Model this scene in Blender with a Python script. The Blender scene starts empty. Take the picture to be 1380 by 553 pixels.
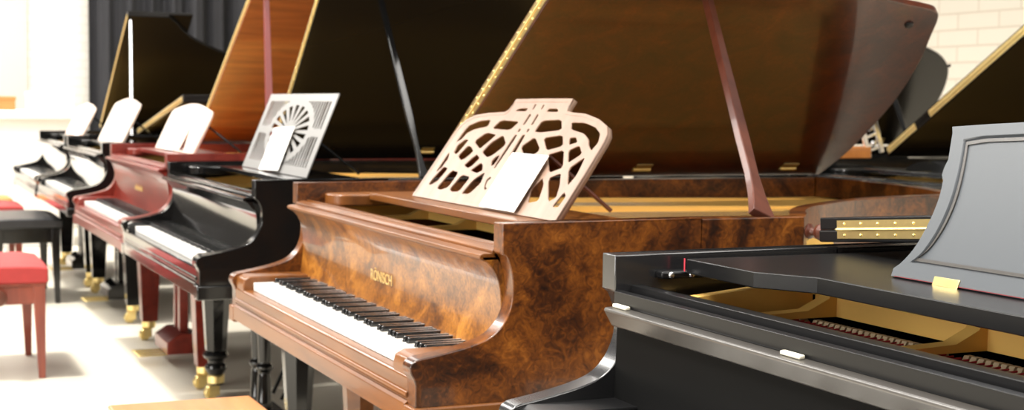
import bpy, bmesh, math, random
from mathutils import Vector, Matrix
random.seed(7)
C = bpy.context.scene.collection
R = math.radians

# ------------------------------------------------------------------ materials
def new_mat(name):
    m = bpy.data.materials.new(name); m.use_nodes = True
    nt = m.node_tree; b = nt.nodes['Principled BSDF']
    return m, nt, b

def plain(name, col, rough=0.4, metal=0.0, coat=0.0, spec=0.5, noise=0.0, nscale=8.0):
    m, nt, b = new_mat(name)
    b.inputs['Base Color'].default_value = (*col, 1)
    b.inputs['Roughness'].default_value = rough
    b.inputs['Metallic'].default_value = metal
    b.inputs['Coat Weight'].default_value = coat
    b.inputs['Coat Roughness'].default_value = 0.05
    b.inputs['Specular IOR Level'].default_value = spec
    if noise > 0:
        tc = nt.nodes.new('ShaderNodeTexCoord'); n = nt.nodes.new('ShaderNodeTexNoise')
        n.inputs['Scale'].default_value = nscale; n.inputs['Detail'].default_value = 4
        r = nt.nodes.new('ShaderNodeValToRGB')
        r.color_ramp.elements[0].color = (*[c*(1-noise) for c in col], 1)
        r.color_ramp.elements[1].color = (*[min(1, c*(1+noise)) for c in col], 1)
        nt.links.new(tc.outputs['Object'], n.inputs['Vector'])
        nt.links.new(n.outputs['Fac'], r.inputs['Fac'])
        nt.links.new(r.outputs['Color'], b.inputs['Base Color'])
    return m

def burl(name, cols, scale=7.0, rough=0.3, coat=0.6, stretch=(1, 1, 1)):
    m, nt, b = new_mat(name); N = nt.nodes; L = nt.links
    tc = N.new('ShaderNodeTexCoord'); mp = N.new('ShaderNodeMapping')
    mp.inputs['Scale'].default_value = stretch
    L.new(tc.outputs['Object'], mp.inputs['Vector'])
    n1 = N.new('ShaderNodeTexNoise'); n1.inputs['Scale'].default_value = scale; n1.inputs['Detail'].default_value = 8
    n1.inputs['Roughness'].default_value = 0.62; n1.inputs['Distortion'].default_value = 1.1
    n2 = N.new('ShaderNodeTexNoise'); n2.inputs['Scale'].default_value = scale*6; n2.inputs['Detail'].default_value = 6
    n2.inputs['Distortion'].default_value = 2.2
    L.new(mp.outputs['Vector'], n1.inputs['Vector']); L.new(mp.outputs['Vector'], n2.inputs['Vector'])
    mx = N.new('ShaderNodeMath'); mx.operation = 'MULTIPLY_ADD'
    mx.inputs[1].default_value = 0.35
    sc = N.new('ShaderNodeMath'); sc.operation = 'MULTIPLY'; sc.inputs[1].default_value = 0.70
    L.new(n1.outputs['Fac'], sc.inputs[0])
    L.new(n2.outputs['Fac'], mx.inputs[0]); L.new(sc.outputs[0], mx.inputs[2])
    r = N.new('ShaderNodeValToRGB'); cr = r.color_ramp
    ps = [0.36, 0.46, 0.54, 0.62, 0.72]
    while len(cr.elements) < len(cols): cr.elements.new(0.5)
    for e, p, c in zip(cr.elements, ps, cols): e.position = p; e.color = (*c, 1)
    L.new(mx.outputs[0], r.inputs['Fac']); L.new(r.outputs['Color'], b.inputs['Base Color'])
    b.inputs['Roughness'].default_value = rough
    b.inputs['Coat Weight'].default_value = coat; b.inputs['Coat Roughness'].default_value = 0.04
    return m

def grain(name, c1, c2, rough=0.3, coat=0.4, axis='Y', scale=3.0):
    m, nt, b = new_mat(name); N = nt.nodes; L = nt.links
    tc = N.new('ShaderNodeTexCoord'); mp = N.new('ShaderNodeMapping')
    s = {'X': (.12, 1, 1), 'Y': (1, .12, 1), 'Z': (1, 1, .12)}[axis]
    mp.inputs['Scale'].default_value = s
    n = N.new('ShaderNodeTexNoise'); n.inputs['Scale'].default_value = scale*8; n.inputs['Detail'].default_value = 6
    n.inputs['Distortion'].default_value = 0.6
    r = N.new('ShaderNodeValToRGB'); r.color_ramp.elements[0].position = .3; r.color_ramp.elements[1].position = .7
    r.color_ramp.elements[0].color = (*c1, 1); r.color_ramp.elements[1].color = (*c2, 1)
    L.new(tc.outputs['Object'], mp.inputs['Vector']); L.new(mp.outputs['Vector'], n.inputs['Vector'])
    L.new(n.outputs['Fac'], r.inputs['Fac']); L.new(r.outputs['Color'], b.inputs['Base Color'])
    b.inputs['Roughness'].default_value = rough; b.inputs['Coat Weight'].default_value = coat
    b.inputs['Coat Roughness'].default_value = 0.05
    return m

def brick(name, c1, mortar, bw, bh, rot):
    m, nt, b = new_mat(name); N = nt.nodes; L = nt.links
    tc = N.new('ShaderNodeTexCoord')
    t = N.new('ShaderNodeTexBrick'); t.inputs['Scale'].default_value = 1.0
    t.inputs['Brick Width'].default_value = bw; t.inputs['Row Height'].default_value = bh
    t.inputs['Mortar Size'].default_value = bh*0.07; t.inputs['Mortar Smooth'].default_value = .3
    t.inputs['Color1'].default_value = (*c1, 1); t.inputs['Color2'].default_value = (*[c*.97 for c in c1], 1)
    t.inputs['Mortar'].default_value = (*mortar, 1)
    sp = N.new('ShaderNodeSeparateXYZ'); cb = N.new('ShaderNodeCombineXYZ')
    L.new(tc.outputs['Object'], sp.inputs[0]); L.new(sp.outputs[rot], cb.inputs[0]); L.new(sp.outputs[2], cb.inputs[1])
    L.new(cb.outputs[0], t.inputs['Vector']); L.new(t.outputs['Color'], b.inputs['Base Color'])
    bp = N.new('ShaderNodeBump'); bp.inputs['Strength'].default_value = .25; bp.inputs['Distance'].default_value = .01
    inv = N.new('ShaderNodeMath'); inv.operation = 'SUBTRACT'; inv.inputs[0].default_value = 1
    L.new(t.outputs['Fac'], inv.inputs[1]); L.new(inv.outputs[0], bp.inputs['Height']); L.new(bp.outputs['Normal'], b.inputs['Normal'])
    b.inputs['Roughness'].default_value = .6
    return m

M = {}
BUR = [(.012, .0034, .001), (.045, .012, .0022), (.105, .030, .004), (.175, .053, .0065), (.28, .098, .014)]
M['burl'] = burl('walnut_burl', BUR, 7.5, .32, .25)
M['burl_board'] = burl('walnut_burl_golden', [(.05, .015, .003), (.13, .042, .006), (.24, .085, .011), (.35, .135, .018), (.45, .20, .035)], 9, .33, .35)  # golden cast of the light painted into the fallboard's burl
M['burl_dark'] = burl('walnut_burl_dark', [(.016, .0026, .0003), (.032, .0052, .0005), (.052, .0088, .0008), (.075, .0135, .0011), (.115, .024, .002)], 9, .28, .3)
M['walnut'] = grain('walnut_trim', (.095, .029, .004), (.18, .060, .009), .36, .12, 'Y')
M['walnut_desk'] = grain('walnut_desk', (.23, .145, .105), (.29, .195, .145), .45, .0, 'Y')  # brown walnut paled towards pink: strong light and gloss painted in
M['mahog'] = grain('red_mahogany', (.11, .010, .006), (.19, .022, .012), .28, .15, 'Y')
M['mahog_lid'] = grain('orange_mahogany', (.22, .055, .012), (.34, .09, .02), .22, .9, 'X')
M['prop_red'] = plain('prop_red', (.17, .016, .012), .4, coat=.1)
M['prop_brown'] = grain('prop_brown', (.065, .015, .007), (.11, .028, .013), .4, .15, 'Z')
M['black'] = plain('black_polish', (.005, .005, .005), .12, coat=.3, spec=.35)
M['black_lid'] = plain('black_lid_underside', (.006, .005, .004), .22, spec=.10)
M['black_mirror'] = plain('black_mirror', (.006, .006, .006), .08, coat=1.0, spec=.6)
M['satin'] = plain('black_satin', (.007, .007, .0075), .28, spec=.28)
M['satin_lip'] = plain('black_satin_lip', (.055, .05, .045), .3, spec=1.0)  # black satin with the bright floor's reflection put into its colour
M['satin_board'] = plain('black_satin_board', (.006, .006, .006), .4, spec=.02)
M['satin_case'] = plain('black_satin_case', (.014, .014, .015), .26, spec=1.0, coat=.25)
M['satin_desk'] = plain('black_satin_desk', (.062, .071, .081), .40, spec=.8)  # black satin greyed: the desk's glare sits in the base colour
M['dark'] = plain('black_inside', (.006, .005, .005), .6)
M['ebony'] = plain('ebony_key', (.008, .008, .008), .22, coat=.4)
M['ivory'] = plain('white_key', (.86, .84, .80), .25, coat=.3)
M['brass'] = plain('brass', (.92, .72, .32), .34, 1.0, noise=.12, nscale=60)
M['steel'] = plain('steel', (.75, .75, .76), .25, 1.0)
M['plate'] = plain('gold_plate', (.95, .57, .15), .42, .05, noise=.1, nscale=6)
M['spruce'] = grain('spruce_soundboard', (.30, .17, .05), (.42, .25, .08), .4, .3, 'X', 5)
M['felt_red'] = plain('red_felt', (.55, .03, .05), .9)
M['felt_dull'] = plain('felt_dull', (.16, .015, .018), .9)
M['felt'] = plain('cream_felt', (.62, .47, .30), .9, noise=.15, nscale=40)
M['ivory_pad'] = plain('pad_cream', (.80, .76, .62), .5)
M['paper'] = plain('paper', (.92, .91, .88), .6)
M['grey_desk'] = plain('pale_grey_lacquer', (.24, .235, .23), .4, coat=.05)  # glare on a black satin desk, painted as a pale grey base
M['pale_desk'] = plain('pale_blush_lacquer', (.80, .64, .55), .3, coat=.4)  # glare on glossy dark desks, painted as a pale base
M['white_lac'] = plain('white_lacquer_panel', (.78, .76, .72), .2, coat=.4)
M['gold_letter'] = plain('gold_letter', (.80, .58, .22), .35, .6)
M['red_leather'] = plain('red_velvet', (.36, .03, .028), .7, noise=.15, nscale=30)
M['black_leather'] = plain('black_leather', (.02, .02, .022), .35, noise=.2, nscale=30)
M['red_wood'] = grain('bench_red_wood', (.17, .028, .015), (.26, .05, .025), .3, .5, 'Z')
M['orange_wood'] = grain('bench_orange_wood', (.42, .14, .025), (.52, .19, .038), .3, .5, 'Y')
M['orange'] = plain('orange_cloth', (.72, .20, .06), .8)
M['curtain'] = plain('curtain_charcoal', (.022, .022, .026), .85, noise=.2, nscale=4)
M['counter'] = plain('counter_white', (.84, .82, .77), .5)
M['floor'] = plain('cream_floor', (.64, .595, .50), .42, spec=.35, noise=.05, nscale=1.5)
M['wall_plain'] = plain('wall_paint', (.62, .58, .52), .8)
M['wall_dim'] = plain('wall_dim', (.16, .13, .11), .8)
M['wall_dark'] = plain('wall_dark', (.03, .028, .028), .9)
M['brick'] = brick('painted_brick', (.84, .81, .75), (.74, .70, .63), .24, .082, 0)
M['block'] = brick('painted_block', (.80, .74, .64), (.66, .58, .48), .42, .118, 1)

# ------------------------------------------------------------------ mesh helpers
def obj(name, bm, mat, parent=None, bevel=0.0, seg=2, angle=35, smooth=True):
    bmesh.ops.remove_doubles(bm, verts=bm.verts, dist=1e-6)
    bmesh.ops.recalc_face_normals(bm, faces=bm.faces)
    me = bpy.data.meshes.new(name); bm.to_mesh(me); bm.free()
    if smooth:
        for p in me.polygons: p.use_smooth = True
        me.set_sharp_from_angle(angle=R(angle))
    o = bpy.data.objects.new(name, me); C.objects.link(o)
    me.materials.append(M[mat] if isinstance(mat, str) else mat)
    if parent is not None: o.parent = parent
    if bevel > 0:
        md = o.modifiers.new('bevel', 'BEVEL'); md.width = bevel; md.segments = seg
        md.limit_method = 'ANGLE'; md.angle_limit = R(40)
    return o

def tag(o, label=None, cat=None, group=None, kind=None):
    for k, v in (('label', label), ('category', cat), ('group', group), ('kind', kind)):
        if v: o[k] = v
    return o

def thing(name, label, cat, loc=(0, 0, 0), rz=0, group=None):
    o = bpy.data.objects.new(name, None); C.objects.link(o)
    o.location = loc; o.rotation_euler = (0, 0, rz); o.empty_display_size = .1
    return tag(o, label, cat, group)

def box(bm, x0, x1, y0, y1, z0, z1):
    v = [bm.verts.new(p) for p in ((x0,y0,z0),(x1,y0,z0),(x1,y1,z0),(x0,y1,z0),(x0,y0,z1),(x1,y0,z1),(x1,y1,z1),(x0,y1,z1))]
    for f in ((0,3,2,1),(4,5,6,7),(0,1,5,4),(1,2,6,5),(2,3,7,6),(3,0,4,7)): bm.faces.new([v[i] for i in f])
    return v

def bxo(name, mat, parent, *b, bevel=0.0):
    bm = bmesh.new(); box(bm, *b); return obj(name, bm, mat, parent, bevel)

def prism(bm, pts, fn, a, b):
    """extrude polygon pts (2d) between a and b; fn(p,q,t)->xyz"""
    A = [bm.verts.new(fn(p[0], p[1], a)) for p in pts]; B = [bm.verts.new(fn(p[0], p[1], b)) for p in pts]
    n = len(pts)
    bm.faces.new(A[::-1]); bm.faces.new(B)
    for i in range(n):
        j = (i+1) % n; bm.faces.new((A[i], A[j], B[j], B[i]))

XZ = lambda p, q, t: (p, t, q)     # profile in x,z extruded along y
XY = lambda p, q, t: (p, q, t)     # profile in x,y extruded along z

def tube(bm, pts, rad, n=10):
    rings = []
    for i, p in enumerate(pts):
        p = Vector(p); a = Vector(pts[max(0, i-1)]); b = Vector(pts[min(len(pts)-1, i+1)])
        d = (b-a).normalized(); u = d.orthogonal().normalized() if i == 0 else (rings_u - d*rings_u.dot(d)).normalized()
        rings_u = u; w = d.cross(u); r = rad[i] if isinstance(rad, (list, tuple)) else rad
        rings.append([bm.verts.new(p+u*r*math.cos(2*math.pi*k/n)+w*r*math.sin(2*math.pi*k/n)) for k in range(n)])
    for a, b in zip(rings, rings[1:]):
        for k in range(n): bm.faces.new((a[k], a[(k+1) % n], b[(k+1) % n], b[k]))
    bm.faces.new(rings[0][::-1]); bm.faces.new(rings[-1])

def lathe(bm, prof, c=(0, 0), n=16, rot=0.0):
    """prof: list of (r,z)"""
    rings = [[bm.verts.new((c[0]+r*math.cos(2*math.pi*k/n+rot), c[1]+r*math.sin(2*math.pi*k/n+rot), z)) for k in range(n)] for r, z in prof]
    for a, b in zip(rings, rings[1:]):
        for k in range(n): bm.faces.new((a[k], a[(k+1) % n], b[(k+1) % n], b[k]))
    bm.faces.new(rings[0][::-1]); bm.faces.new(rings[-1])

def loft_rect(bm, secs):
    """secs: list of (center, u, w, hu, hw) rectangular sections"""
    rings = []
    for c, u, w, hu, hw in secs:
        c, u, w = Vector(c), Vector(u), Vector(w)
        rings.append([bm.verts.new(c+u*a*hu+w*b*hw) for a, b in ((-1,-1),(1,-1),(1,1),(-1,1))])
    for a, b in zip(rings, rings[1:]):
        for k in range(4): bm.faces.new((a[k], a[(k+1) % 4], b[(k+1) % 4], b[k]))
    bm.faces.new(rings[0][::-1]); bm.faces.new(rings[-1])

def catmull(pts, n=6):
    out = []
    P = [pts[0]] + list(pts) + [pts[-1]]
    for i in range(1, len(P)-2):
        p0, p1, p2, p3 = P[i-1], P[i], P[i+1], P[i+2]
        for k in range(n):
            t = k/n
            out.append(tuple(.5*((2*p1[j])+(-p0[j]+p2[j])*t+(2*p0[j]-5*p1[j]+4*p2[j]-p3[j])*t*t+(-p0[j]+3*p1[j]-3*p2[j]+p3[j])*t**3) for j in range(len(p1))))
    out.append(tuple(pts[-1])); return out

def chaikin(pts, it=2, q=.25):
    for _ in range(it):
        o = []
        for a, b in zip(pts, pts[1:]+pts[:1]):
            o += [(a[0]*(1-q)+b[0]*q, a[1]*(1-q)+b[1]*q), (a[0]*q+b[0]*(1-q), a[1]*q+b[1]*(1-q))]
        pts = o
    return pts

def fret(name, outline, holes, thick, mat, parent, bevel=0.0):
    """flat panel with cut-outs: outline and holes in (w,h); panel lies in local x=w, y=h, thickness along z"""
    cu = bpy.data.curves.new(name, 'CURVE'); cu.dimensions = '2D'; cu.fill_mode = 'BOTH'; cu.extrude = thick/2
    for pts in [outline]+holes:
        s = cu.splines.new('POLY'); s.points.add(len(pts)-1); s.use_cyclic_u = True
        for p, q in zip(s.points, pts): p.co = (q[0], q[1], 0, 1)
    tmp = bpy.data.objects.new('tmp', cu); C.objects.link(tmp)
    dg = bpy.context.evaluated_depsgraph_get()
    me = bpy.data.meshes.new_from_object(tmp.evaluated_get(dg)); bpy.data.objects.remove(tmp)
    me.name = name; me.materials.clear(); me.materials.append(M[mat])
    bm = bmesh.new(); bm.from_mesh(me); bmesh.ops.remove_doubles(bm, verts=bm.verts, dist=1e-5)
    bmesh.ops.recalc_face_normals(bm, faces=bm.faces); bm.to_mesh(me); bm.free()
    o = bpy.data.objects.new(name, me); C.objects.link(o); o.parent = parent
    return o

def text_mesh(name, s, size, mat, parent):
    cu = bpy.data.curves.new(name, 'FONT'); cu.body = s; cu.size = size; cu.align_x = 'CENTER'; cu.extrude = .0006
    tmp = bpy.data.objects.new('tmp', cu); C.objects.link(tmp)
    dg = bpy.context.evaluated_depsgraph_get()
    me = bpy.data.meshes.new_from_object(tmp.evaluated_get(dg)); bpy.data.objects.remove(tmp)
    me.name = name; me.materials.clear(); me.materials.append(M[mat])
    o = bpy.data.objects.new(name, me); C.objects.link(o); o.parent = parent
    return o

# a frame for music desks: local x = along the row (+y), local y = up the slope, local z = towards the player
def desk_matrix(x, yc, z, tilt):
    t = R(tilt)
    ex = Vector((0, 1, 0)); ey = Vector((math.sin(t), 0, math.cos(t))); ez = ex.cross(ey)   # ez -> (cos t,0,-sin t)
    m = Matrix(((ex.x, ey.x, ez.x, x), (ex.y, ey.y, ez.y, yc), (ex.z, ey.z, ez.z, z), (0, 0, 0, 1)))
    return m

# ------------------------------------------------------------------ grand piano
def bentside(W, soft=False):
    if soft:
        return catmull([(.845, 0), (.905, .075), (.966, .165), (1.072, .277), (1.287, .425), (1.45, .49), (1.56, .54), (1.66, .61), (1.74, .70), (1.83, .86), (1.90, 1.04), (1.935, 1.20), (1.945, 1.36), (1.93, W)], 6)
    pts = [(.845, 0), (.905, .075), (.966, .165), (1.072, .277), (1.287, .425), (1.46, .500), (1.60, .538), (1.70, .558), (1.742, .572), (1.768, .605), (1.80, .68), (1.85, .80),
           (1.905, .98), (1.935, 1.17), (1.945, 1.34), (1.93, W)]
    return catmull(pts, 6)

def arm_profile(zr, scroll=True):
    d = zr-.963
    up = [(.171, zr), (.171, .905+d), (.181, .897+d), (.191, .865+d*.6), (.193, .828+d*.4), (.187, .797), (.172, .770), (.147, .749), (.110, .736), (.070, .727),
          (.030, .7195), (.008, .716), (-.004, .711), (-.010, .702), (-.009, .690), (-.003, .679), (.0, .668), (.0, .632)]
    top = up[0]
    up = [up[0], up[1]] + catmull(up[1:17], 4)[1:] + [up[17]]
    return up

def inset(poly, t):
    out = []
    n = len(poly)
    for i, p in enumerate(poly):
        a = Vector(poly[max(0, i-1)]); b = Vector(poly[min(n-1, i+1)]); d = (b-a).normalized()
        nrm = Vector((-d.y, d.x))
        out.append((p[0]+nrm.x*t, p[1]+nrm.y*t))
    return out

WHITE_ME = {}; BLACK_ME = {}
def key_mesh(kind):
    bm = bmesh.new()
    if kind == 'white':
        box(bm, .028, .20, -.0112, .0112, .678, .700)
    else:
        prism(bm, [(.078, .699), (.083, .712), (.20, .712), (.20, .699)], XZ, -.0055, .0055)
    return bm

def grand(p):
    W = p['W']; zr = p['zr']; X0, Y0 = p['loc']
    case_m, trim_m, int_m = p['case'], p['trim'], p['inner']
    root = thing('grand_piano', p['label'], 'piano', (X0, Y0, 0), 0, 'grand pianos')
    t = .045; yc = W/2
    # --- case: arms + bent wall + underside
    bm = bmesh.new()
    prof = arm_profile(zr)
    side = prof + [(0, .598), (.60, .598), (.60, zr)]
    prism(bm, side, XZ, 0, t); prism(bm, side, XZ, W-t, W)
    wall = [(.60, 0)] + bentside(W, p.get('soft', False)) + [(.60, W)]
    inn = inset(wall, t*.8); inn[0] = (.60, t); inn[-1] = (.60, W-t)
    n = len(wall)
    # corner fix at tail
    for i in range(n):
        if abs(wall[i][1]-W) < 1e-6: inn[i] = (min(inn[i][0], wall[i][0]-(t*.8 if i == n-2 else 0)), W-t)
    ring = [[bm.verts.new((q[0], q[1], z)) for q, z in ((wall[i], .62), (wall[i], zr), (inn[i], zr), (inn[i], .62))] for i in range(n)]
    for a, b in zip(ring, ring[1:]):
        for k in range(4): bm.faces.new((a[k], a[(k+1) % 4], b[(k+1) % 4], b[k]))
    obj('case', bm, case_m, root, .0025)
    # --- base moulding that runs round the arm foot
    for y0, y1 in ((-.007, t+.002), (W-t-.002, W+.007)): bxo('base_moulding', trim_m, root, -.008, .62, y0, y1, .582, .626, bevel=.004)
    bm = bmesh.new()
    prism(bm, [(w[0], w[1]) for w in inset(wall, .012)], XY, .625, .645); box(bm, .01, .60, t, W-t, .585, .66)
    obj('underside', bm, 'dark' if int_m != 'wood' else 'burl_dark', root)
    # --- key slip
    bm = bmesh.new()
    sl = [(.027, .679), (.004, .679), (.0, .675), (.0, .650), (-.004, .647), (-.004, .640), (.001, .637), (.001, .632), (-.007, .627), (-.007, .590), (.027, .590)]
    prism(bm, sl, XZ, t-.001, W-t+.001); obj('key_slip', bm, p.get('slip', trim_m), root, .0015)
    # --- key blocks
    kw = 1.2245; k0 = (W-kw)/2
    for y0, y1 in ((t, k0-.002), (W-k0+.002, W-t)):
        bm = bmesh.new(); prism(bm, [(.004, .66), (.0, .690), (.004, .708), (.02, .716), (.18, .716), (.18, .66)], XZ, y0, y1); obj('key_block', bm, trim_m, root, .003)
    # --- keyboard
    kb = bxo('keyboard', 'dark', root, .03, .25, k0, W-k0, .64, .677)
    if p.get('keys', True):
        bmw = key_mesh('white'); wk = obj('white_key', bmw, 'ivory', kb, .0015, 2)
        bmb = key_mesh('black'); bk = obj('black_key', bmb, 'ebony', kb, .0018, 2)
        pitch = kw/52
        for i in range(52):                # i=0 is the bass end (far side, high y)
            y = W-k0-pitch*(i+.5)
            o = wk if i == 0 else wk.copy()
            if i: C.objects.link(o); o.parent = kb
            o.location = (0, y, 0)
        first = True
        for i in range(51):
            if (i % 7) in (0, 2, 3, 5, 6):
                y = W-k0-pitch*(i+1)
                o = bk if first else bk.copy()
                if not first: C.objects.link(o); o.parent = kb
                first = False; o.location = (0, y, 0)
    # --- fallboard
    zl = p['zl']; zt = p['zt']; fm = p.get('fall', case_m)
    bm = bmesh.new()
    if p.get('lip', 'round') == 'round':
        fp = catmull([(.176, .703), (.184, .74), (.188, .79), (.184, .84), (.172, zl-.028), (.158, zl-.012)], 5) + [(.150, zl-.008), (.148, zl), (.20, zl), (.215, .80), (.215, .703)]
        prism(bm, fp, XZ, t, W-t); fb = obj('fallboard', bm, fm, root, .0015)
        bm = bmesh.new()
        prism(bm, [(.150, zl-.008), (.143, zl-.004), (.143, zl+.003), (.152, zl+.006), (.20, zl+.006), (.20, zl-.008)], XZ, t-.0, W-t)
        obj('fallboard_lip', bm, p.get('lipm', trim_m), fb, .0015)
    else:
        prism(bm, [(.172, .703), (.176, zl-.03), (.165, zl-.03), (.165, zl-.004), (.20, zl-.004), (.20, .703)], XZ, t, W-t); fb = obj('fallboard', bm, fm, root, .001)
        bm = bmesh.new()
        prism(bm, [(.150, zl-.002), (.148, zl-.006), (.163, zl-.032), (.170, zl-.034), (.180, zl-.034), (.180, zl)], XZ, t+.006, W-t-.006)
        obj('fallboard_lip', bm, 'satin_lip', fb, .002, 3)
        for y in p['bumpers']: bxo('bumper', 'ivory_pad', fb, .158, .168, y-.022, y+.022, zl-.001, zl+.005, bevel=.002)
    # --- lock rail with its stepped top
    bm = bmesh.new()
    if p.get('lip', 'round') == 'round':
        lr = [(.168, zl+.006), (.168, zt-.006), (.174, zt-.002), (.190, zt), (.192, zt-.004), (.197, zt-.004), (.200, zt+.002), (.262, zt-.010), (.262, zl-.03), (.20, zl-.03)]
    else:
        lr = [(.170, zl+.001), (.170, zt), (.186, zt), (.187, zt-.005), (.200, zt-.005), (.201, zt+.008), (.225, zt+.006), (.305, zt-.012), (.305, zl-.03), (.20, zl-.03)]
    prism(bm, lr, XZ, t, W-t); obj('lock_rail', bm, p.get('rail', trim_m), root, .001)
    # --- iron plate, soundboard, strings
    zp = zr-.062
    inner_poly = inset(wall, t*.8+.002); inner_poly = [(max(q[0], .62), min(q[1], W-t-.002)) for q in inner_poly]
    bm = bmesh.new(); prism(bm, inner_poly, XY, zp-.03, zp-.022); obj('soundboard', bm, 'spruce', root)
    bm = bmesh.new()
    zb = zr-.099; zw = zr-.045
    box(bm, .515, .535, .06, W-t-.06, zb, zw)                         # flange wall behind the tuning pins
    box(bm, .535, .70, .055, W-t-.01, zp-.012, zp+.006)
    for k, (ya, h) in enumerate(((.19, .0), (.52, .0), (.98, .0), (1.33, .0))):
        ya = ya*W/1.48
        prism(bm, [(.30, zb), (.30, zb+.006), (.46, zb+.012), (.50, zb+.03), (.515, zw), (.52, zb)], XZ, ya-.014, ya+.014)
        x_end = [1.05, 1.45, 1.80, 1.85][k]
        prism(bm, [(.535, zp), (.56, zw+.005), (x_end-.1, zp+.004), (x_end, zp-.01), (x_end, zp-.02), (.535, zp-.02)], XZ, ya-.012, ya+.012)
    prism(bm, [(.29, zb), (.29, zw-.02), (.51, zw), (.51, zb)], XZ, W-t-.06, W-t-.035)
    # bass-side and bentside rim of the plate
    band = inset(wall, t*.8+.004); band2 = inset(wall, t*.8+.09)
    band = [(max(a, .66), min(b, W-t-.004)) for a, b in band]; band2 = [(max(a, .66), min(b, W-t-.50)) for a, b in band2]
    rg = [[bm.verts.new((a[0], a[1], zp)), bm.verts.new((b[0], b[1], zp)), bm.verts.new((b[0], b[1], zp-.02)), bm.verts.new((a[0], a[1], zp-.02))] for a, b in zip(band, band2)]
    for a, b in zip(rg, rg[1:]):
        for k in range(4):
            try: bm.faces.new((a[k], a[(k+1) % 4], b[(k+1) % 4], b[k]))
            except ValueError: pass
    pl = obj('iron_plate', bm, 'plate', root, .003)
    bm = bmesh.new(); box(bm, .285, .515, .05, W-.05, zb-.07, zb-.036); obj('action_bed', bm, 'dark', root)
    if p.get('hammers'):
        hm = None
        for i in range(88):
            y = .10+(W-.20)*i/87
            if any(abs(y-q*W/1.48) < .02 for q in (.19, .52, .98, 1.33)): continue
            if hm is None:
                bm = bmesh.new(); prism(bm, [(.465, zb-.035), (.463, zb-.010), (.468, zb-.002), (.478, zb-.002), (.483, zb-.010), (.481, zb-.035)], XZ, -.0052, .0052)
                hm = obj('hammer', bm, 'felt', root); o = hm
            else:
                o = hm.copy(); C.objects.link(o)
            o.parent = root; o.location = (0, y, 0)
        bm = bmesh.new()
        for i in range(40):
            y = .75+.6*i/39; tube(bm, [(.30, y, zb-.012), (.455, y, zb-.004)], .0016, 5)
        obj('strings', bm, 'felt_red', root)
    else:
        bm = bmesh.new()
        for i in range(44):
            y = .10+(W-.22)*i/43; xe = .95+.9*min(1, i/34)
            tube(bm, [(.56, y, zp+.004), (xe, y*.93+.05, zp-.004)], .0012, 4)
        obj('strings', bm, 'steel', root)
    # --- music tray
    tx, tz = p['tray']
    bm = bmesh.new()
    if p.get('traystyle') == 'angled':
        poly = [(tx+.03, t+.012), (tx-.05, t+.012), (tx-.05, .27), (tx, .36), (tx, W-.36), (tx-.05, W-.27), (tx-.05, W-t-.03), (tx+.45, W-t-.03), (tx+.45, t+.012)]
        prism(bm, poly, XY, tz-.024, tz); obj('music_tray', bm, trim_m, root, .0015, angle=18)
        for yy in (W-t-.026, t+.008):
            bxo('felt_strip', 'felt_red', root, tx-.0512, tx-.0505, yy-.001, yy+.0025, tz-.021, tz)
        bxo('guide_rail', trim_m, root, .245, .60, t, t+.010, tz-.033, tz-.021, bevel=.003)
        g = bxo('guide_rail', trim_m, root, .245, .60, W-t-.022, W-t, tz-.033, tz-.021, bevel=.003)
        for x in (.262, .30):
            bm = bmesh.new(); lathe(bm, [(.005, 0), (.0055, .001), (.004, .003), (.001, .0035)], n=10)
            s = obj('screw', bm, 'steel', g); s.rotation_euler = (R(90), 0, 0); s.location = (x, W-t-.022, tz-.027)
    else:
        for y0, s in ((t+.012, 1), (W-t-.012, -1)):
            b2 = bmesh.new(); prism(b2, catmull([(.30, y0), (.262, y0+s*.004), (.242, y0+s*.022), (.236, y0+s*.055), (.242, y0+s*.09), (.262, y0+s*.112), (.30, y0+s*.118)], 4)+[(tx+.28, y0+s*.118), (tx+.28, y0)], XY, tz-.040, tz-.009)
            obj('tray_bracket', b2, trim_m, root, .004)
        prism(bm, [(tx+.008, t+.13), (tx+.26, t+.13), (tx+.26, W-t-.13), (tx+.008, W-t-.13)], XY, tz-.024, tz-.004)
        obj('music_tray', bm, trim_m, root, .003)
    # --- music desk
    dm = desk_matrix(p['desk'][0], yc+p.get('desk_dy', 0), p['desk'][1], p['desk'][2])
    d = p['deskfn'](root)
    d.matrix_local = dm @ Matrix.Translation((0, 0, .006))
    bm = bmesh.new(); tl = R(p['desk'][2])
    tube(bm, [(p['desk'][0]+.16*math.sin(tl)+.012, yc-.25, tz+.15*math.cos(tl)), (p['desk'][0]+.25, yc-.27, tz)], .005, 8)
    obj('desk_strut', bm, 'black' if trim_m != 'walnut' else 'prop_brown', root)
    # --- lid (local frame: x along body, -y up the slope, z outward)
    a = R(p['lid'])
    hz = zr+.006; hy = W
    lid_x = .595
    bs = bentside(W, p.get('soft', False))
    out = [(lid_x, 0.0)] + [(q[0]+.012, -(W-q[1]) if q[1] < W-.001 else 0.0) for q in bs[::-1]]
    ol = [(lid_x, 0.0), (1.94, 0.0)] + [(q[0]+.014, -(W-q[1])-.006) for q in bs[::-1][1:]] + [(lid_x, -W-.006)]
    bm = bmesh.new(); prism(bm, ol, XY, 0, .021)
    lid = obj('lid', bm, p['lidm'], root, .003); lid.location = (0, hy, hz); lid.rotation_euler = (-a, 0, 0)
    bm = bmesh.new(); prism(bm, [(lid_x, -.004), (lid_x+.42, -.004), (lid_x+.42, -W-.004), (lid_x, -W-.004)], XY, .0215, .0425)
    fl = obj('lid_flap', bm, p.get('flapm', p['lidm']), lid, .002)
    hl = None
    segs = p.get('hinge_segs', [(.05, W-.05)])
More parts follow.
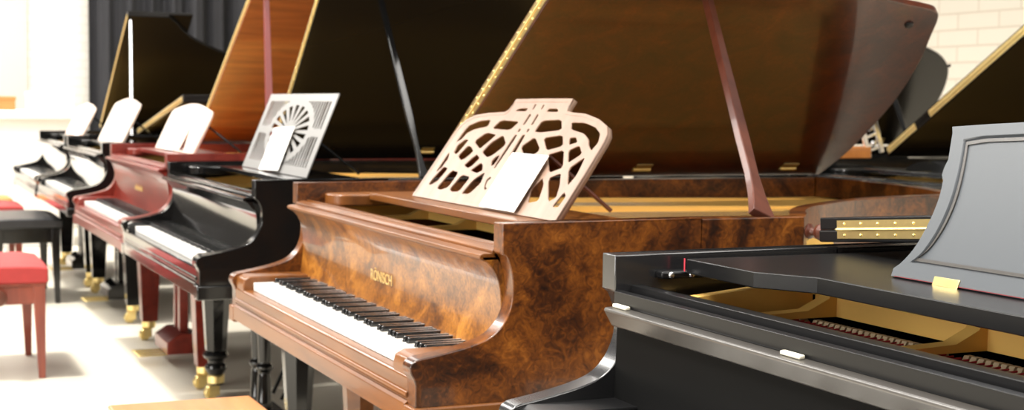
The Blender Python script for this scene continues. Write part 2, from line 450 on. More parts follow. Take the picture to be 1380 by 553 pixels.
    for s0, s1 in segs:
        bm = bmesh.new()
        box(bm, lid_x-.0015, lid_x+.001, -s1, -s0, .006, .037)
        m0 = (lid_x-.002, -s1, .0215); m1 = (lid_x-.002, -s0, .0215); tube(bm, [m0, m1], .003, 8)
        k = s0+.02
        while k < s1:
            for zz in (.012, .031):
                lathe_c = bmesh.ops.create_uvsphere(bm, u_segments=8, v_segments=5, radius=.0026)
                bmesh.ops.translate(bm, verts=lathe_c['verts'], vec=(lid_x-.0012, -k, zz))
            k += .045
        obj('lid_hinge', bm, 'brass', lid)
    for x in (1.256, 1.79):
        bm = bmesh.new(); tube(bm, [(x-.03, -.045, 0), (x+.03, -.045, 0)], .008, 10); box(bm, x-.028, x+.028, -.075, -.045, -.003, .0005)
        h = obj('butt_hinge', bm, 'brass', root); h.location = (0, W-.001, zr+.007); h.rotation_euler = (-a, 0, 0)
    if p.get('bumper_knob', True):
        bm = bmesh.new(); lathe(bm, [(.012, 0), (.012, -.006), (.008, -.009)], n=12); k = obj('lid_bumper', bm, 'dark', lid); k.location = (1.70, -.86, 0)
    # --- lid prop
    if 'prop' in p:
        (bx_, by_), (lx, ls), pm, w0, w1 = p['prop']
        b0 = Vector((bx_, by_, zr)); e = Vector((lx, hy-ls*math.cos(a), hz+ls*math.sin(a)-.004))
        dv = (e-b0).normalized(); wv = Vector((0, -1, 0)) - dv*Vector((0, -1, 0)).dot(dv); wv.normalize(); uv = dv.cross(wv)
        bm = bmesh.new()
        secs = []
        for f, w, off in ((0, w0*1.0, .0), (.03, w0*.82, .002), (.08, w0*.58, .004), (.16, w0*.42, .005), (.3, w1*1.15, .004), (.6, w1, .0), (1, w1*.85, 0)):
            c = b0.lerp(e, f); secs.append((c, uv, wv, w, max(.007, w1*.75)))
        loft_rect(bm, secs); obj('lid_prop', bm, pm, root, .002)
    # --- legs
    style = p['leg']; lm = p['legm']
    for x, y in ((p['legx'], p['legin']), (p['legx'], W-p['legin']), (1.55, W-.34)):
        bm = bmesh.new()
        if style == 'turned':
            lathe(bm, [(.070, .585), (.075, .575), (.075, .560), (.066, .552), (.060, .54), (.062, .525), (.043, .205), (.040, .195)], n=8, rot=R(22.5))
            lathe(bm, [(.034, .20), (.046, .192), (.052, .180), (.046, .168), (.034, .160), (.030, .148), (.041, .138), (.044, .128), (.036, .112), (.026, .098), (.032, .085), (.033, .065), (.03, .06)], n=20)
        else:
            loft_rect(bm, [((0, 0, .585), (1, 0, 0), (0, 1, 0), .066, .066), ((0, 0, .545), (1, 0, 0), (0, 1, 0), .066, .066), ((0, 0, .544), (1, 0, 0), (0, 1, 0), .056, .056), ((0, 0, .10), (1, 0, 0), (0, 1, 0), .037, .037), ((0, 0, .095), (1, 0, 0), (0, 1, 0), .033, .033)])
        lg = obj('leg', bm, lm, root, .0015 if style != 'turned' else 0, angle=25); lg.location = (x, y, 0)
        bm = bmesh.new()
        lathe(bm, [(.030, .10), (.034, .095), (.034, .068), (.024, .060), (.014, .056), (.012, .04)], n=14)
        for s in (-1, 1): box(bm, -.03, .012, s*.016-.003, s*.016+.003, .018, .062)
        bmw = bmesh.new()
        obj('caster', bm, 'brass', lg)
        lathe(bmw, [(.004, -.012), (.027, -.012), (.030, -.006), (.030, .006), (.027, .012), (.004, .012)], n=18)
        wh = obj('caster_wheel', bmw, 'brass', lg); wh.rotation_euler = (R(90), 0, R(20)); wh.location = (-.020, 0, .030)
    # --- pedal lyre
    ly = p.get('lyre', 'turned'); lx = p['legx']+.03
    bm = bmesh.new()
    if ly == 'turned':
        for s in (-1, 1): lathe(bm, [(.026, .60), (.026, .57), (.020, .56), (.030, .55), (.030, .54), (.021, .53), (.024, .50), (.026, .36), (.022, .255), (.031, .245), (.031, .235), (.021, .222), (.025, .20), (.026, .12), (.030, .11), (.022, .075)], c=(lx, yc+s*.05), n=16)
        box(bm, lx-.07, lx+.07, yc-.12, yc+.12, .035, .085); box(bm, lx-.05, lx+.05, yc-.10, yc+.10, .575, .61)
    else:
        box(bm, lx-.02, lx+.02, yc-.075, yc-.035, .12, .60); box(bm, lx-.02, lx+.02, yc+.035, yc+.075, .12, .60)
        box(bm, lx-.012, lx+.012, yc-.035, yc+.035, .12, .60)
        prism(bm, [(lx-.09, .06), (lx-.09, .115), (lx-.035, .15), (lx+.035, .15), (lx+.09, .115), (lx+.09, .06)], XZ, yc-.155, yc+.155)
    l = obj('pedal_lyre', bm, lm, root, .003)
    bm = bmesh.new()
    for s in (-1, 1): tube(bm, [(lx+.06, yc+s*.06, .12), (lx+.30, yc+s*.10, .60)], .007, 8)
    obj('lyre_brace', bm, 'black', l)
    for k in (-1, 0, 1):
        bm = bmesh.new(); prism(bm, [(lx-.20, yc+k*.07-.014), (lx-.21, yc+k*.07), (lx-.20, yc+k*.07+.014), (lx-.14, yc+k*.07+.009), (lx-.07, yc+k*.07+.008), (lx-.07, yc+k*.07-.008), (lx-.14, yc+k*.07-.009)], XY, .045, .053)
        obj('pedal', bm, 'brass', l, .002)
    if 'text' in p:
        s, size, ty, tz_ = p['text']
        tm = text_mesh('brand_lettering', s, size, 'gold_letter', fb)
        tm.matrix_local = Matrix(((0, 0, -1, .1835), (-1, 0, 0, ty), (0, 1, 0, tz_), (0, 0, 0, 1)))
    if p.get('emblem'):
        bm = bmesh.new()
        for i in range(9):
            yy = yc+(i-4)*.022
            prism(bm, [(yy-.006, .785), (yy+.006, .785), (yy+.004+.003*(i % 2), .80+.006*((i+1) % 3)), (yy-.005, .798)], lambda a_, b_, t_: (t_, a_, b_), .1835, .1850)
        obj('gold_inlay', bm, 'gold_letter', fb)
    return root

# ------------------------------------------------------------------ music desk shapes
B_OUT = [(.387,0),(.38,.109),(.374,.205),(.368,.225),(.345,.245),(.306,.258),(.225,.266),(.125,.270),(.112,.277),(.106,.290),(.106,.309),
         (-.057,.311),(-.212,.311),(-.212,.290),(-.220,.277),(-.253,.273),(-.324,.27),(-.404,.257),(-.460,.240),(-.484,.220),(-.490,.200),(-.492,.118),(-.491,0)]
B_HOLES = [
[(0.3251,0.1704),(0.3141,0.2247),(0.2581,0.2419),(0.1884,0.2473),(0.1779,0.2263),(0.2535,0.2152),(0.2867,0.2032),(0.2965,0.1836)],
[(0.1465,0.22),(0.1234,0.247),(0.005,0.2445),(0.0299,0.218)],
[(0.2093,0.1797),(0.165,0.2081),(0.0928,0.2033),(0.1178,0.1779),(0.1411,0.1581)],
[(0.1178,0.1507),(0.0971,0.1799),(0.0521,0.2042),(-0.0013,0.1768),(0.0399,0.1427),(0.0662,0.1367)],
[(0.2953,0.1402),(0.3025,0.1643),(0.2728,0.184),(0.2477,0.1828),(0.2552,0.1629),(0.2661,0.1378)],
[(0.2543,0.1329),(0.2299,0.1661),(0.2025,0.163),(0.1696,0.1496),(0.196,0.1262),(0.2171,0.1209)],
[(0.178,0.108),(0.151,0.134),(0.137,0.143),(0.104,0.132),(0.123,0.107),(0.14,0.101)],
[(0.118,0.095),(0.081,0.121),(0.058,0.114),(0.042,0.099),(0.064,0.09)],
[(0.33,0.04),(0.326,0.06),(0.301,0.098),(0.27,0.094),(0.266,0.086),(0.28,0.054),(0.308,0.04)],
[(0.2605,0.0328),(0.2344,0.0903),(0.1792,0.0865),(0.1846,0.0417),(0.2222,0.0299)],
[(0.1728,0.0367),(0.1513,0.0813),(0.0886,0.0774),(0.1027,0.0335),(0.1477,0.0289)],
[(0.0834,0.0277),(0.0637,0.071),(0.0211,0.0971),(0.0039,0.0646),(0.0331,0.0314)],
[(0.335,0.075),(0.328,0.145),(0.304,0.122),(0.312,0.09)],
[(0.025,0.128),(0.016,0.14),(0.0,0.148),(-0.008,0.137),(-0.004,0.118),(0.008,0.113)],
[(-0.0107,0.109),(-0.0243,0.109),(-0.0333,0.206),(-0.0138,0.207)],
[(-0.0597,0.138),(-0.0837,0.138),(-0.0777,0.207),(-0.0567,0.208)],
[(-0.018,0.215),(-0.018,0.224),(-0.032,0.224),(-0.031,0.214)],
[(-0.067,0.216),(-0.067,0.225),(-0.08,0.225),(-0.08,0.215)],
[(-0.023,0.235),(-0.036,0.235),(-0.038,0.266),(-0.024,0.266)],
[(-0.069,0.236),(-0.082,0.235),(-0.08,0.266),(-0.067,0.267)],
[(-0.022,0.28),(-0.033,0.28),(-0.03,0.295),(-0.02,0.296)],
[(-0.07,0.281),(-0.08,0.28),(-0.079,0.294),(-0.069,0.295)],
[(0.074,0.274),(0.054,0.283),(0.005,0.284),(0.005,0.274)],
[(-0.109,0.274),(-0.115,0.284),(-0.161,0.284),(-0.177,0.274)],
[(-0.1111,0.2173),(-0.1176,0.2497),(-0.2186,0.2541),(-0.2544,0.2254),(-0.1551,0.216)],
[(-0.2768,0.2472),(-0.3423,0.248),(-0.4078,0.2369),(-0.4489,0.2215),(-0.4654,0.1984),(-0.4566,0.1759),(-0.4284,0.1895),(-0.4095,0.2054),(-0.3713,0.2191),(-0.3206,0.225),(-0.2957,0.2292)],
[(-0.1818,0.2024),(-0.2733,0.2132),(-0.3102,0.1837),(-0.2397,0.1686)],
[(-0.3152,0.2064),(-0.3457,0.209),(-0.3684,0.1955),(-0.3341,0.1867)],
[(-0.0898,0.1744),(-0.1355,0.204),(-0.2084,0.1689),(-0.167,0.1402),(-0.1353,0.1515)],
[(-0.2561,0.1579),(-0.3264,0.1747),(-0.3748,0.129),(-0.3217,0.1123)],
[(-0.347,0.1737),(-0.3857,0.1889),(-0.4235,0.1677),(-0.3843,0.1407)],
[(-0.3328,0.0996),(-0.3806,0.1163),(-0.4126,0.0832),(-0.4288,0.0552),(-0.4028,0.0416)],
[(-0.2811,0.067),(-0.3064,0.0994),(-0.3333,0.0819),(-0.3557,0.0411),(-0.3092,0.0312)],
[(-0.4007,0.1283),(-0.4475,0.1628),(-0.4592,0.1147),(-0.4476,0.0851)],
[(-0.4337,0.0318),(-0.4483,0.0722),(-0.4693,0.0617),(-0.4646,0.0331)],
[(-0.0982,0.1147),(-0.1293,0.1395),(-0.1778,0.1212),(-0.1963,0.0868),(-0.149,0.0808)],
[(-0.0954,0.0424),(-0.1135,0.0787),(-0.1642,0.0618),(-0.1518,0.0368)],
[(-0.1799,0.0278),(-0.1955,0.07),(-0.2554,0.058),(-0.2645,0.0291)],
[(-0.2077,0.0811),(-0.2272,0.1239),(-0.2765,0.1115),(-0.2634,0.0724)],
[(-0.029,0.053),(-0.013,0.075),(-0.026,0.086),(-0.037,0.082),(-0.027,0.072),(-0.036,0.056),(-0.051,0.053),(-0.043,0.048)]]

def grow(pts, k):
    cx = sum(p[0] for p in pts)/len(pts); cy = sum(p[1] for p in pts)/len(pts)
    return [(cx+(p[0]-cx)*k, cy+(p[1]-cy)*k) for p in pts]

def desk_art(root):
    o = fret('music_desk', B_OUT, [chaikin(h, 1, .14) for h in B_HOLES], .004, 'walnut_desk', root)
    cx, cy = -.053, .13
    e = fret('desk_edge', B_OUT, [[(cx+(p[0]-cx)*.977, cy+(p[1]-cy)*.95) for p in B_OUT]], .015, 'walnut_desk', o); e.location = (0, 0, .0042)
    return o

def desk_fan(root):
    hw, ht = .452, .30; cx, cy = 0.0, .157; A, Bv = .285, .120; ai, bi = .245, .100
    holes = []
    nsl = 26; x0 = -.405; step = .81/nsl
    for i in range(nsl):
        w0 = x0+step*i+.0045; w1 = x0+step*(i+1)-.0045; wm = (w0+w1)/2
        for up in (True, False):
            ys = []
            for w in (w0, w1):
                e = 0 if abs(w) >= A+.004 else (Bv+.004)*math.sqrt(max(0, 1-(w/(A+.004))**2))
                ys.append(max(.014, e))
            if up:
                if cy+max(ys) < .270: holes.append([(w0, cy+ys[0]), (w1, cy+ys[1]), (w1, .272), (w0, .272)])
            else:
                if cy-max(ys) > .036: holes.append([(w0, .032), (w1, .032), (w1, cy-ys[1]), (w0, cy-ys[0])])
    ns = 18
    for i in range(ns):
        t0 = 2*math.pi*(i/ns)+.075; t1 = 2*math.pi*((i+1)/ns)-.075; tm = (t0+t1)/2
        rin = .20
        pts = [(cx+ai*rin*math.cos(tm), cy+bi*rin*math.sin(tm))]
        for f in (0, .33, .67, 1): tt = t0+(t1-t0)*f; pts.append((cx+ai*math.cos(tt), cy+bi*math.sin(tt)))
        holes.append(pts)
    out = [(-hw, 0), (hw, 0), (hw*.985, ht), (-hw*.985, ht)]
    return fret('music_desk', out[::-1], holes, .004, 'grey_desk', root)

def desk_arch(hw, h, mat, wedge=False):
    def f(root):
        rc = .05
        out = [(hw, 0), (hw, h-.03-rc)]
        for k in range(1, 7):
            q = math.pi/2*k/6; out.append((hw-rc+rc*math.cos(q), h-.03-rc+rc*math.sin(q)))
        n = 12
        for k in range(1, n):
            w_ = (hw-rc)*(1-2*k/n); out.append((w_, h-.03+.03*math.cos(w_/(hw-rc)*math.pi/2)))
        for k in range(0, 7):
            q = math.pi/2*(1+k/6); out.append((-hw+rc+rc*math.cos(q), h-.03-rc+rc*math.sin(q)))
        out.append((-hw, 0))
        holes = [[(-.085, .008), (-.225, .008), (-.155, .128), (-.145, .128)]] if wedge else []
        return fret('music_desk', out, holes, .014, mat, root)
    return f

def desk_panel(root):
    """tall plain desk with incurved sides, a raised border and a notch near the shoulders"""
    half = [(.348, 0), (.348, .012), (.335, .022), (.318, .045), (.307, .075), (.301, .105), (.300, .130), (.303, .150), (.309, .158), (.309, .170), (.306, .182), (.315, .222), (.320, .232)]
    half = half[:2]+catmull(half[1:8], 4)[1:]+half[8:]
    top = [(.25, .237), (.15, .243), (.05, .246)]
    out = half + top + [(-a, b) for a, b in top[::-1]] + [(-a, b) for a, b in half[::-1]]
    def shrink(p, k):
        return (p[0]*(1-k/.31), .123+(p[1]-.123)*(1-k/.118))
    hin = catmull([(.318, .024), (.300, .040), (.285, .070), (.277, .105), (.276, .140), (.281, .180), (.288, .214)], 4)
    tin = [(.25, .220), (.15, .226), (.05, .229)]
    base_in = hin + tin + [(-a, b) for a, b in tin[::-1]] + [(-a, b) for a, b in hin[::-1]]
    def off(k): return [(a*(1-k/.29), .125+(b-.125)*(1-k/.105)) for a, b in base_in]
    inner = off(0)
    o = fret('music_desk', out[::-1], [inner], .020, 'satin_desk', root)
    bm = bmesh.new(); prism(bm, off(-.001), XY, -.005, .006)
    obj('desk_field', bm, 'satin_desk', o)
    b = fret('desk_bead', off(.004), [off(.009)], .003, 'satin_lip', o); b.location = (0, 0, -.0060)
    for w in (.23, -.23):
        h = bxo('desk_hinge', 'brass', o, w-.026, w+.026, -.004, .010, -.0118, -.0095, bevel=.001)
    bm = bmesh.new(); box(bm, -.34, .34, -.0002, .0008, -.0108, -.0100); obj('felt_line', bm, 'felt_dull', o)
    return o

# ------------------------------------------------------------------ the row of pianos
COM = dict(W=1.484, zr=.963, zl=.897, zt=.914, tray=(.33, .945), desk=(.395, .945, 34), legx=.34, legin=.11)
def mk(**k):
    d = dict(COM); d.update(k); return grand(d)

piano_near = mk(loc=(.915, .62), W=1.48, zr=.946, zl=.866, zt=.889, case='satin_case', trim='satin', fall='satin_board', inner='black', lip='flat', bumpers=[W_ for W_ in (1.397, .93, .45)],
   lid=5, lidm='satin', hinge_segs=[(.055, 1.45)], tray=(.335, .940), traystyle='angled', desk=(.445, .941, 20), deskfn=desk_panel, desk_dy=0, hammers=True,
   leg='square', legm='satin', lyre='square', prop=((.72, .03), (.80, 1.38), 'satin', .012, .009), bumper_knob=False,
   label='nearest satin black grand piano, cut by the frame, with a tall plain music desk')
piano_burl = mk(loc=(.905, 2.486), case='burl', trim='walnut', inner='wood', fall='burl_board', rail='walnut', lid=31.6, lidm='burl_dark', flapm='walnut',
   deskfn=desk_art, leg='turned', legm='walnut', lyre='turned', prop=((.757, .022), (.985, .985), 'prop_brown', .030, .0125), hinge_segs=[(.06, 1.42)],
   text=('R\u00d6NISCH', .036, .745, .765), label='brown burl walnut grand piano with raised lid and a pierced interlaced music desk')
bm = bmesh.new(); lathe(bm, [(.016, 0), (.016, .004), (.009, .008), (.008, .016), (.015, .022), (.018, .030), (.014, .038), (.004, .041)], n=18)
k = obj('rim_knob', bm, 'prop_brown', piano_burl); k.rotation_euler = (R(90), 0, R(20)); k.location = (.862, .008, .932)
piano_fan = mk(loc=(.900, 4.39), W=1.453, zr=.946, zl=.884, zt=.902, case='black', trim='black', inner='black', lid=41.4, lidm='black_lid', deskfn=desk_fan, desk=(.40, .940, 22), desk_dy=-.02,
   tray=(.335, .940), leg='turned', legm='black', legin=.114, lyre='turned', prop=((.733, .03), (.80, .99), 'black', .016, .0105),
   label='glossy black grand piano behind the walnut one, with a slatted sunburst music desk')
piano_red = mk(loc=(.904, 5.87), W=1.506, zr=.974, zl=.906, zt=.925, case='mahog', trim='mahog', inner='red', lid=29.1, lidm='mahog_lid', flapm='mahog', deskfn=desk_arch(.445, .235, 'pale_desk', True),
   desk=(.336, .962, 25), tray=(.28, .962), leg='square', legm='mahog', legin=.09, lyre='square', prop=((.60, .03), (.645, 1.40), 'prop_red', .018, .013), emblem=True,
   label='red mahogany grand piano with orange-brown raised lid and an arched pale music desk')
piano_low = mk(loc=(.925, 7.80), W=1.494, zr=.965, case='black', trim='black', fall='black_mirror', inner='black', lid=8, lidm='black_lid', hinge_segs=[(.02, 1.47)], deskfn=desk_arch(.45, .275, 'pale_desk'), desk=(.315, .95, 25), tray=(.26, .953),
   leg='square', legm='black', legin=.09, lyre='square', prop=((.75, .03), (.80, 1.38), 'black', .014, .01), label='black grand piano beyond the red one, its lid only slightly raised')
piano_far = mk(loc=(.925, 9.42), W=1.494, zr=.965, case='black', trim='black', fall='black_mirror', inner='black', lid=30.4, lidm='black_lid', hinge_segs=[(.02, 1.47)], deskfn=desk_arch(.44, .24, 'pale_desk'), desk=(.315, .95, 25), tray=(.26, .953),
   leg='square', legm='black', legin=.09, lyre='square', prop=((.585, .03), (.615, 1.46), 'steel', .010, .008), label='farthest black grand piano of the row, lid raised in front of the dark curtain')
piano_g = mk(loc=(3.445, 3.66), W=1.48, zr=.974, case='black', trim='black', inner='black', lid=31.5, lidm='black_lid', keys=False, deskfn=desk_arch(.44, .10, 'black'), desk=(.45, .94, 60), tray=(.33, .945),
   leg='square', legm='black', lyre='square', hinge_segs=[(.02, .23), (.33, 1.40)], prop=((.9, .03), (.95, 1.2), 'black', .014, .01),
   label='black grand piano behind the walnut one, brass hinge along its raised lid edge')
piano_h = mk(loc=(3.60, 5.50), soft=True, W=1.48, zr=.974, case='black', trim='black', inner='black', lid=31.5, lidm='black_lid', keys=False, deskfn=desk_arch(.44, .10, 'black'), desk=(.45, .94, 60), tray=(.33, .945),
   leg='square', legm='black', lyre='square', prop=((.9, .03), (.95, 1.2), 'black', .014, .01),
   label='hindmost black grand piano, only its rounded lid showing against the white block wall')

# ------------------------------------------------------------------ cards on the music desks
def card(label, x, yc, z, tilt, w, h, twist=0.0, off=-.0040, group='white cards on music desks'):
    bm = bmesh.new(); box(bm, -w/2, w/2, 0, h, -.0008, .0008)
    o = obj('card', bm, 'paper')
    o.matrix_world = desk_matrix(x, yc, z, tilt) @ Matrix.Translation((0, 0, off)) @ Matrix.Rotation(twist, 4, 'Z')
    return tag(o, label, 'card', group)
card('blank white card leaning on the interlaced music desk of the walnut piano', 1.298, 3.228-.195, .946, 34, .20, .150, R(0))
card('blank white sheet leaning on the slatted sunburst music desk', 1.298, 4.39+.7265-.005, .942, 22, .26, .165, R(-2))
card('blank white sheet on the left of the red piano\'s arched music desk', 1.24, 6.623+.10, .963, 25, .22, .185)
card('small white sheet on the arched music desk of the low-lidded black piano', 1.24, 8.50, .952, 25, .22, .125)
card('white sheet on the music desk of the farthest black piano', 1.24, 10.00, .952, 25, .28, .15)

# ------------------------------------------------------------------ benches
def bench(label, x0, x1, y0, y1, h, seatm, legm, thick, group='piano benches', knob=False, plain_top=False):
    r = thing('piano_bench', label, 'bench', ((x0+x1)/2, (y0+y1)/2, 0), 0, group)
    hx, hy = (x1-x0)/2, (y1-y0)/2
    bm = bmesh.new()
    if plain_top:
        box(bm, -hx, hx, -hy, hy, h-thick, h); obj('seat', bm, seatm, r, .006, 3)
        bxo('apron', legm, r, -hx+.03, hx-.03, -hy+.03, hy-.03, h-thick-.07, h-thick)
    else:
        n = 10
        grid = [[None]*(n+1) for _ in range(n+1)]
        for i in range(n+1):
            for j in range(n+1):
                u, v = -1+2*i/n, -1+2*j/n
                z = h-thick*.28*(abs(u)**4+abs(v)**4)/2 - (.004 if (i % 3 == 0 and j % 3 == 0 and 0 < i < n and 0 < j < n) else 0)
                grid[i][j] = bm.verts.new((u*hx, v*hy, z))
        for i in range(n):
            for j in range(n): bm.faces.new((grid[i][j], grid[i+1][j], grid[i+1][j+1], grid[i][j+1]))
        edge = [grid[i][0] for i in range(n+1)]+[grid[n][j] for j in range(1, n+1)]+[grid[i][n] for i in range(n-1, -1, -1)]+[grid[0][j] for j in range(n-1, 0, -1)]
        low = [bm.verts.new((v.co.x, v.co.y, h-thick)) for v in edge]
        for k in range(len(edge)):
            q = (k+1) % len(edge); bm.faces.new((edge[k], low[k], low[q], edge[q]))
        bm.faces.new(low)
        obj('seat', bm, seatm, r, .008, 3)
        bm = bmesh.new(); box(bm, -hx+.008, hx-.008, -hy+.008, hy-.008, h-thick-.012, h-thick); box(bm, -hx+.02, hx-.02, -hy+.02, hy-.02, h-thick-.09, h-thick-.012)
        obj('apron', bm, legm, r, .003)
    for sx in (-1, 1):
        for sy in (-1, 1):
            bm = bmesh.new(); zt = h-thick-.012
            cx, cy = sx*(hx-.035), sy*(hy-.035)
            loft_rect(bm, [((cx, cy, zt), (1, 0, 0), (0, 1, 0), .024, .024), ((cx, cy, zt-.09), (1, 0, 0), (0, 1, 0), .024, .024), ((cx+sx*.008, cy+sy*.008, 0), (1, 0, 0), (0, 1, 0), .014, .014)])
            obj('leg', bm, legm, r, .002)
    if knob:
        bm = bmesh.new(); lathe(bm, [(.012, 0), (.012, .02), (.034, .026), (.038, .04), (.034, .054), (.01, .058)], n=18)
        k = obj('height_knob', bm, 'prop_brown', r); k.rotation_euler = (R(90), 0, 0); k.location = (-hx+.14, -hy+.02, h-thick-.055)
    return r
bench('orange-brown wooden bench with a flat top, in the foreground by the walnut piano', .475, .800, 2.70, 3.325, .50, 'orange_wood', 'orange_wood', .03, plain_top=True)
bench('red velvet bench with red wooden legs standing on the sunlit floor', .33, .675, 6.40, 7.05, .495, 'red_leather', 'red_wood', .085, knob=True)
bench('black leather bench behind the nearer red one, facing the low-lidded piano', .62, 1.005, 8.77, 9.52, .505, 'black_leather', 'black', .06)
bench('far red bench at the left edge, behind the black leather bench', .55, .90, 9.95, 10.55, .50, 'red_leather', 'red_wood', .07)

# ------------------------------------------------------------------ far left: counter and what is on it
ct = thing('sales_counter', 'long white counter against the white brick wall at far left', 'counter', (.90, 12.6, 0))
bxo('counter_top', 'counter', ct, -.75, .67, -.42, .45, 1.03, 1.10, bevel=.01)
bxo('counter_body', 'counter', ct, -.68, .60, -.33, .40, 0, 1.03, bevel=.005)
ob = bmesh.new(); box(ob, -.11, .11, -.12, .12, 0, .10); box(ob, -.115, .115, -.125, .125, .08, .11)
o = obj('box', ob, 'orange', None, .005); o.location = (.95, 12.45, 1.10); tag(o, 'orange box standing on the white counter', 'box')
ob = bmesh.new(); box(ob, -.17, .17, -.15, .15, 0, .13); box(ob, -.175, .175, -.155, .155, .11, .15)
o = obj('box', ob, 'paper', None, .005); o.location = (1.33, 12.42, 1.10); tag(o, 'white box at the right end of the white counter', 'box')
ch = thing('side_chair', 'orange chair at the left edge in front of the white counter', 'chair', (.72, 11.3, 0))
bm = bmesh.new(); box(bm, -.21, .21, -.21, .21, .41, .47); obj('seat', bm, 'orange', ch, .02, 3)
bm = bmesh.new(); prism(bm, [(-.20, .47), (-.24, .80), (-.21, .80), (-.165, .47)], XZ, -.21, .21); obj('backrest', bm, 'orange', ch, .012, 3)
for sx in (-1, 1):
    for sy in (-1, 1):
        bm = bmesh.new(); tube(bm, [(sx*.18, sy*.18, .42), (sx*.20, sy*.20, 0)], .013, 8); obj('leg', bm, 'steel', ch)

# ------------------------------------------------------------------ small things on the second-row piano
bm = bmesh.new()
for s in (-1, 1): box(bm, s*.032-.010, s*.032+.010, -.006, .006, 0, .17)
for z in (.02, .075, .13): box(bm, -.03, .03, -.004, .004, z, z+.012)
for z in (.05, .11):
    q = bmesh.ops.create_uvsphere(bm, u_segments=10, v_segments=6, radius=.011); bmesh.ops.translate(bm, verts=q['verts'], vec=(0, -.004, z))
o = obj('ladder_bracket', bm, 'steel', None, .002); o.location = (3.965, 5.122, .990); o.rotation_euler = (0, R(-18), 0); o.scale = (1.1, 1.1, 1.1)
tag(o, 'silver ladder-like metal bracket leaning on the second-row piano', 'bracket')
bm = bmesh.new(); box(bm, -.10, .10, -.04, .04, 0, .05); o = obj('wooden_block', bm, 'orange_wood', None, .004); o.location = (3.83, 5.145, .976)
tag(o, 'orange-brown wooden block behind the silver bracket', 'block')

# ------------------------------------------------------------------ room
def plane(name, pts, mat):
    bm = bmesh.new(); bm.faces.new([bm.verts.new(p) for p in pts]); o = obj(name, bm, mat, smooth=False); o['kind'] = 'structure'; return o
XL, XR, YF, YB, ZC = -4.5, 7.2, -3.2, 14.0, 3.4
bm = bmesh.new(); box(bm, XL-.1, XR+.1, YF-.1, YB+.1, -.1, 0); o = obj('floor', bm, 'floor', smooth=False); o['kind'] = 'structure'
bm = bmesh.new(); box(bm, XL-.1, XR+.1, YB, YB+.1, 0, ZC); o = obj('wall_back', bm, 'brick', smooth=False); o['kind'] = 'structure'
bm = bmesh.new(); box(bm, XR, XR+.1, YF, YB, 0, ZC); o = obj('wall_right', bm, 'block', smooth=False); o['kind'] = 'structure'
bm = bmesh.new(); box(bm, XL-.1, XR+.1, YF-.1, YF, 0, ZC); o = obj('wall_front', bm, 'wall_dim', smooth=False); o['kind'] = 'structure'
bm = bmesh.new()
box(bm, XL-.1, XL, YF, YB, 0, .8); box(bm, XL-.1, XL, YF, YB, 3.0, ZC)
for a, b in ((YF, 0), (4.2, 4.8), (9.0, 9.6), (13.6, YB)): box(bm, XL-.1, XL, a, b, .8, 3.0)
o = obj('wall_left', bm, 'wall_dim', smooth=False); o['kind'] = 'structure'
for i, (a, b) in enumerate(((0, 4.2), (4.8, 9.0), (9.6, 13.6))):  # unseen windows, made up to frame the side fill
    bm = bmesh.new()
    for z in (.8, 1.9, 2.94): box(bm, XL-.08, XL-.02, a, b, z, z+.06)
    n = 4
    for k in range(n+1):
        y = a+(b-a-.05)*k/n; box(bm, XL-.08, XL-.02, y, y+.05, .8, 3.0)
    o = obj('window_%d' % (i+1), bm, 'counter', smooth=False); o['kind'] = 'structure'
bm = bmesh.new(); box(bm, XL, .15, YB-.05, YB, 0, ZC); o = obj('trim_2', bm, 'wall_dark', smooth=False); o['kind'] = 'structure'  # unseen dark panel, added to darken reflections in the fallboards
# curtain
bm = bmesh.new()
n = 420; xs = [1.83+4.60*i/n for i in range(n+1)]
fy = [13.80+.055*math.sin(i*.33)+.03*math.sin(i*.11+1.3)+.018*math.sin(i*.71) for i in range(n+1)]
lo = [bm.verts.new((x, y, .02)) for x, y in zip(xs, fy)]; hi = [bm.verts.new((x, y, 3.3)) for x, y in zip(xs, fy)]
for i in range(n): bm.faces.new((lo[i], lo[i+1], hi[i+1], hi[i]))
o = obj('curtain', bm, 'curtain', None, angle=180); tag(o, 'long dark charcoal curtain hanging in folds along the back wall', 'curtain')
# pilaster on the brick wall
bm = bmesh.new(); box(bm, 1.02, 1.30, YB-.06, YB, 0, ZC); o = obj('trim_1', bm, 'wall_plain', smooth=False); o['kind'] = 'structure'

# ------------------------------------------------------------------ light
w = bpy.data.worlds.new('world'); bpy.context.scene.world = w; w.use_nodes = True
bg = w.node_tree.nodes['Background']; bg.inputs['Color'].default_value = (1, .97, .92, 1); bg.inputs['Strength'].default_value = .2
def sun(rot, e, ang, col):
    l = bpy.data.lights.new('sun', 'SUN'); l.energy = e; l.angle = R(ang); l.color = col
    o = bpy.data.objects.new('sun', l); C.objects.link(o); o.rotation_euler = rot; return o
def area(name, loc, rot, sx, sy, e, col=(1, .96, .9)):
    l = bpy.data.lights.new(name, 'AREA'); l.shape = 'RECTANGLE'; l.size = sx; l.size_y = sy; l.energy = e; l.color = col
    o = bpy.data.objects.new(name, l); C.objects.link(o); o.location = loc; o.rotation_euler = rot; return o
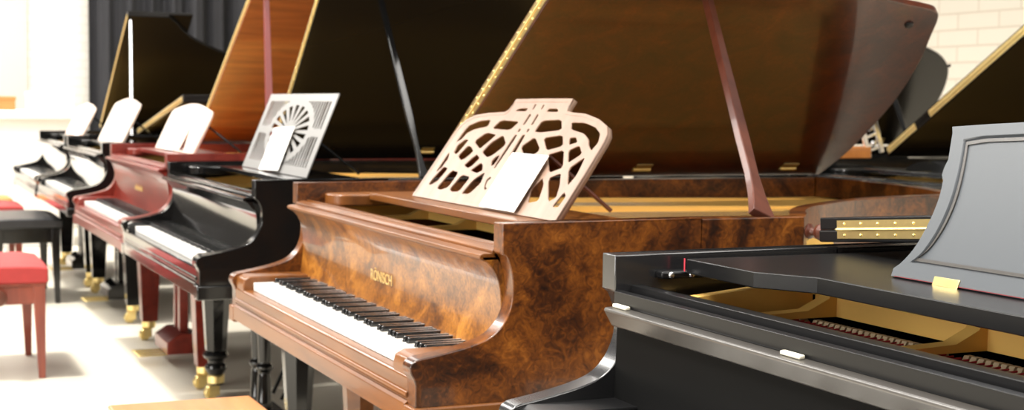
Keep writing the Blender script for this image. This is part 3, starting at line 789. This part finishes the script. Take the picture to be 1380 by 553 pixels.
# light arrives steeply from the player side (-x) : travels +x and down
d = Vector((.31, .03, -.95)); sun(d.to_track_quat('-Z', 'Y').to_euler(), 4.4, 5, (1, .96, .88))
for i, (a, b) in enumerate(((0, 4.2), (4.8, 9.0), (9.6, 13.6))):
    area('window_light', (XL-.15, (a+b)/2, 1.9), (0, R(-90), 0), 2.2, b-a, (330, 10, 10)[i])  # fill lamps added on the left, mainly for the nearest piano's gold interior
for y in (1.0, 4.0, 7.0, 10.0, 13.0):
    for x, e in ((-.5, 150 if y == 10.0 else 120), (2.2, 45)): area('ceiling_light', (x, y, 3.3), (0, 0, 0), 1.0, 2.2, e)

for x in (1.6, 3.2): area('ceiling_light', (x, -1.2, 3.3), (R(25), 0, 0), 1.0, 1.0, 45)  # lamps added to reach the gold plates under the raised lids
area('ceiling_light', (3.3, 2.7, 3.3), (0, 0, 0), .5, 1.2, 15)  # lamp added to brighten the aisle mirrored in the walnut lid
area('ceiling_light', (.4, 10.6, 3.3), (R(35), 0, 0), 1.4, .5, 45)  # lamp added to whiten the counter mirrored in the far fallboards
# ------------------------------------------------------------------ camera
cam = bpy.data.cameras.new('camera'); co = bpy.data.objects.new('camera', cam); C.objects.link(co)
cam.sensor_fit = 'HORIZONTAL'; cam.sensor_width = 36; cam.lens = 36*1961.67/1380; cam.clip_start = .02; cam.clip_end = 100
yaw, pitch, roll = .4145, .068, .0123
F = Vector((math.sin(yaw), math.cos(yaw), 0)); Rv = Vector((math.cos(yaw), -math.sin(yaw), 0)); U = Vector((0, 0, 1))
F2 = F*math.cos(pitch)-U*math.sin(pitch); U2 = U*math.cos(pitch)+F*math.sin(pitch)
R3 = Rv*math.cos(roll)+U2*math.sin(roll); U3 = U2*math.cos(roll)-Rv*math.sin(roll)
co.matrix_world = Matrix(((R3.x, U3.x, -F2.x, 0), (R3.y, U3.y, -F2.y, 0), (R3.z, U3.z, -F2.z, 1.1826), (0, 0, 0, 1)))
cam.dof.use_dof = True; cam.dof.focus_distance = 2.0; cam.dof.aperture_fstop = 9.0
bpy.context.scene.camera = co
vs = bpy.context.scene.view_settings; vs.view_transform = 'Standard'; vs.look = 'None'; vs.exposure = 0.0
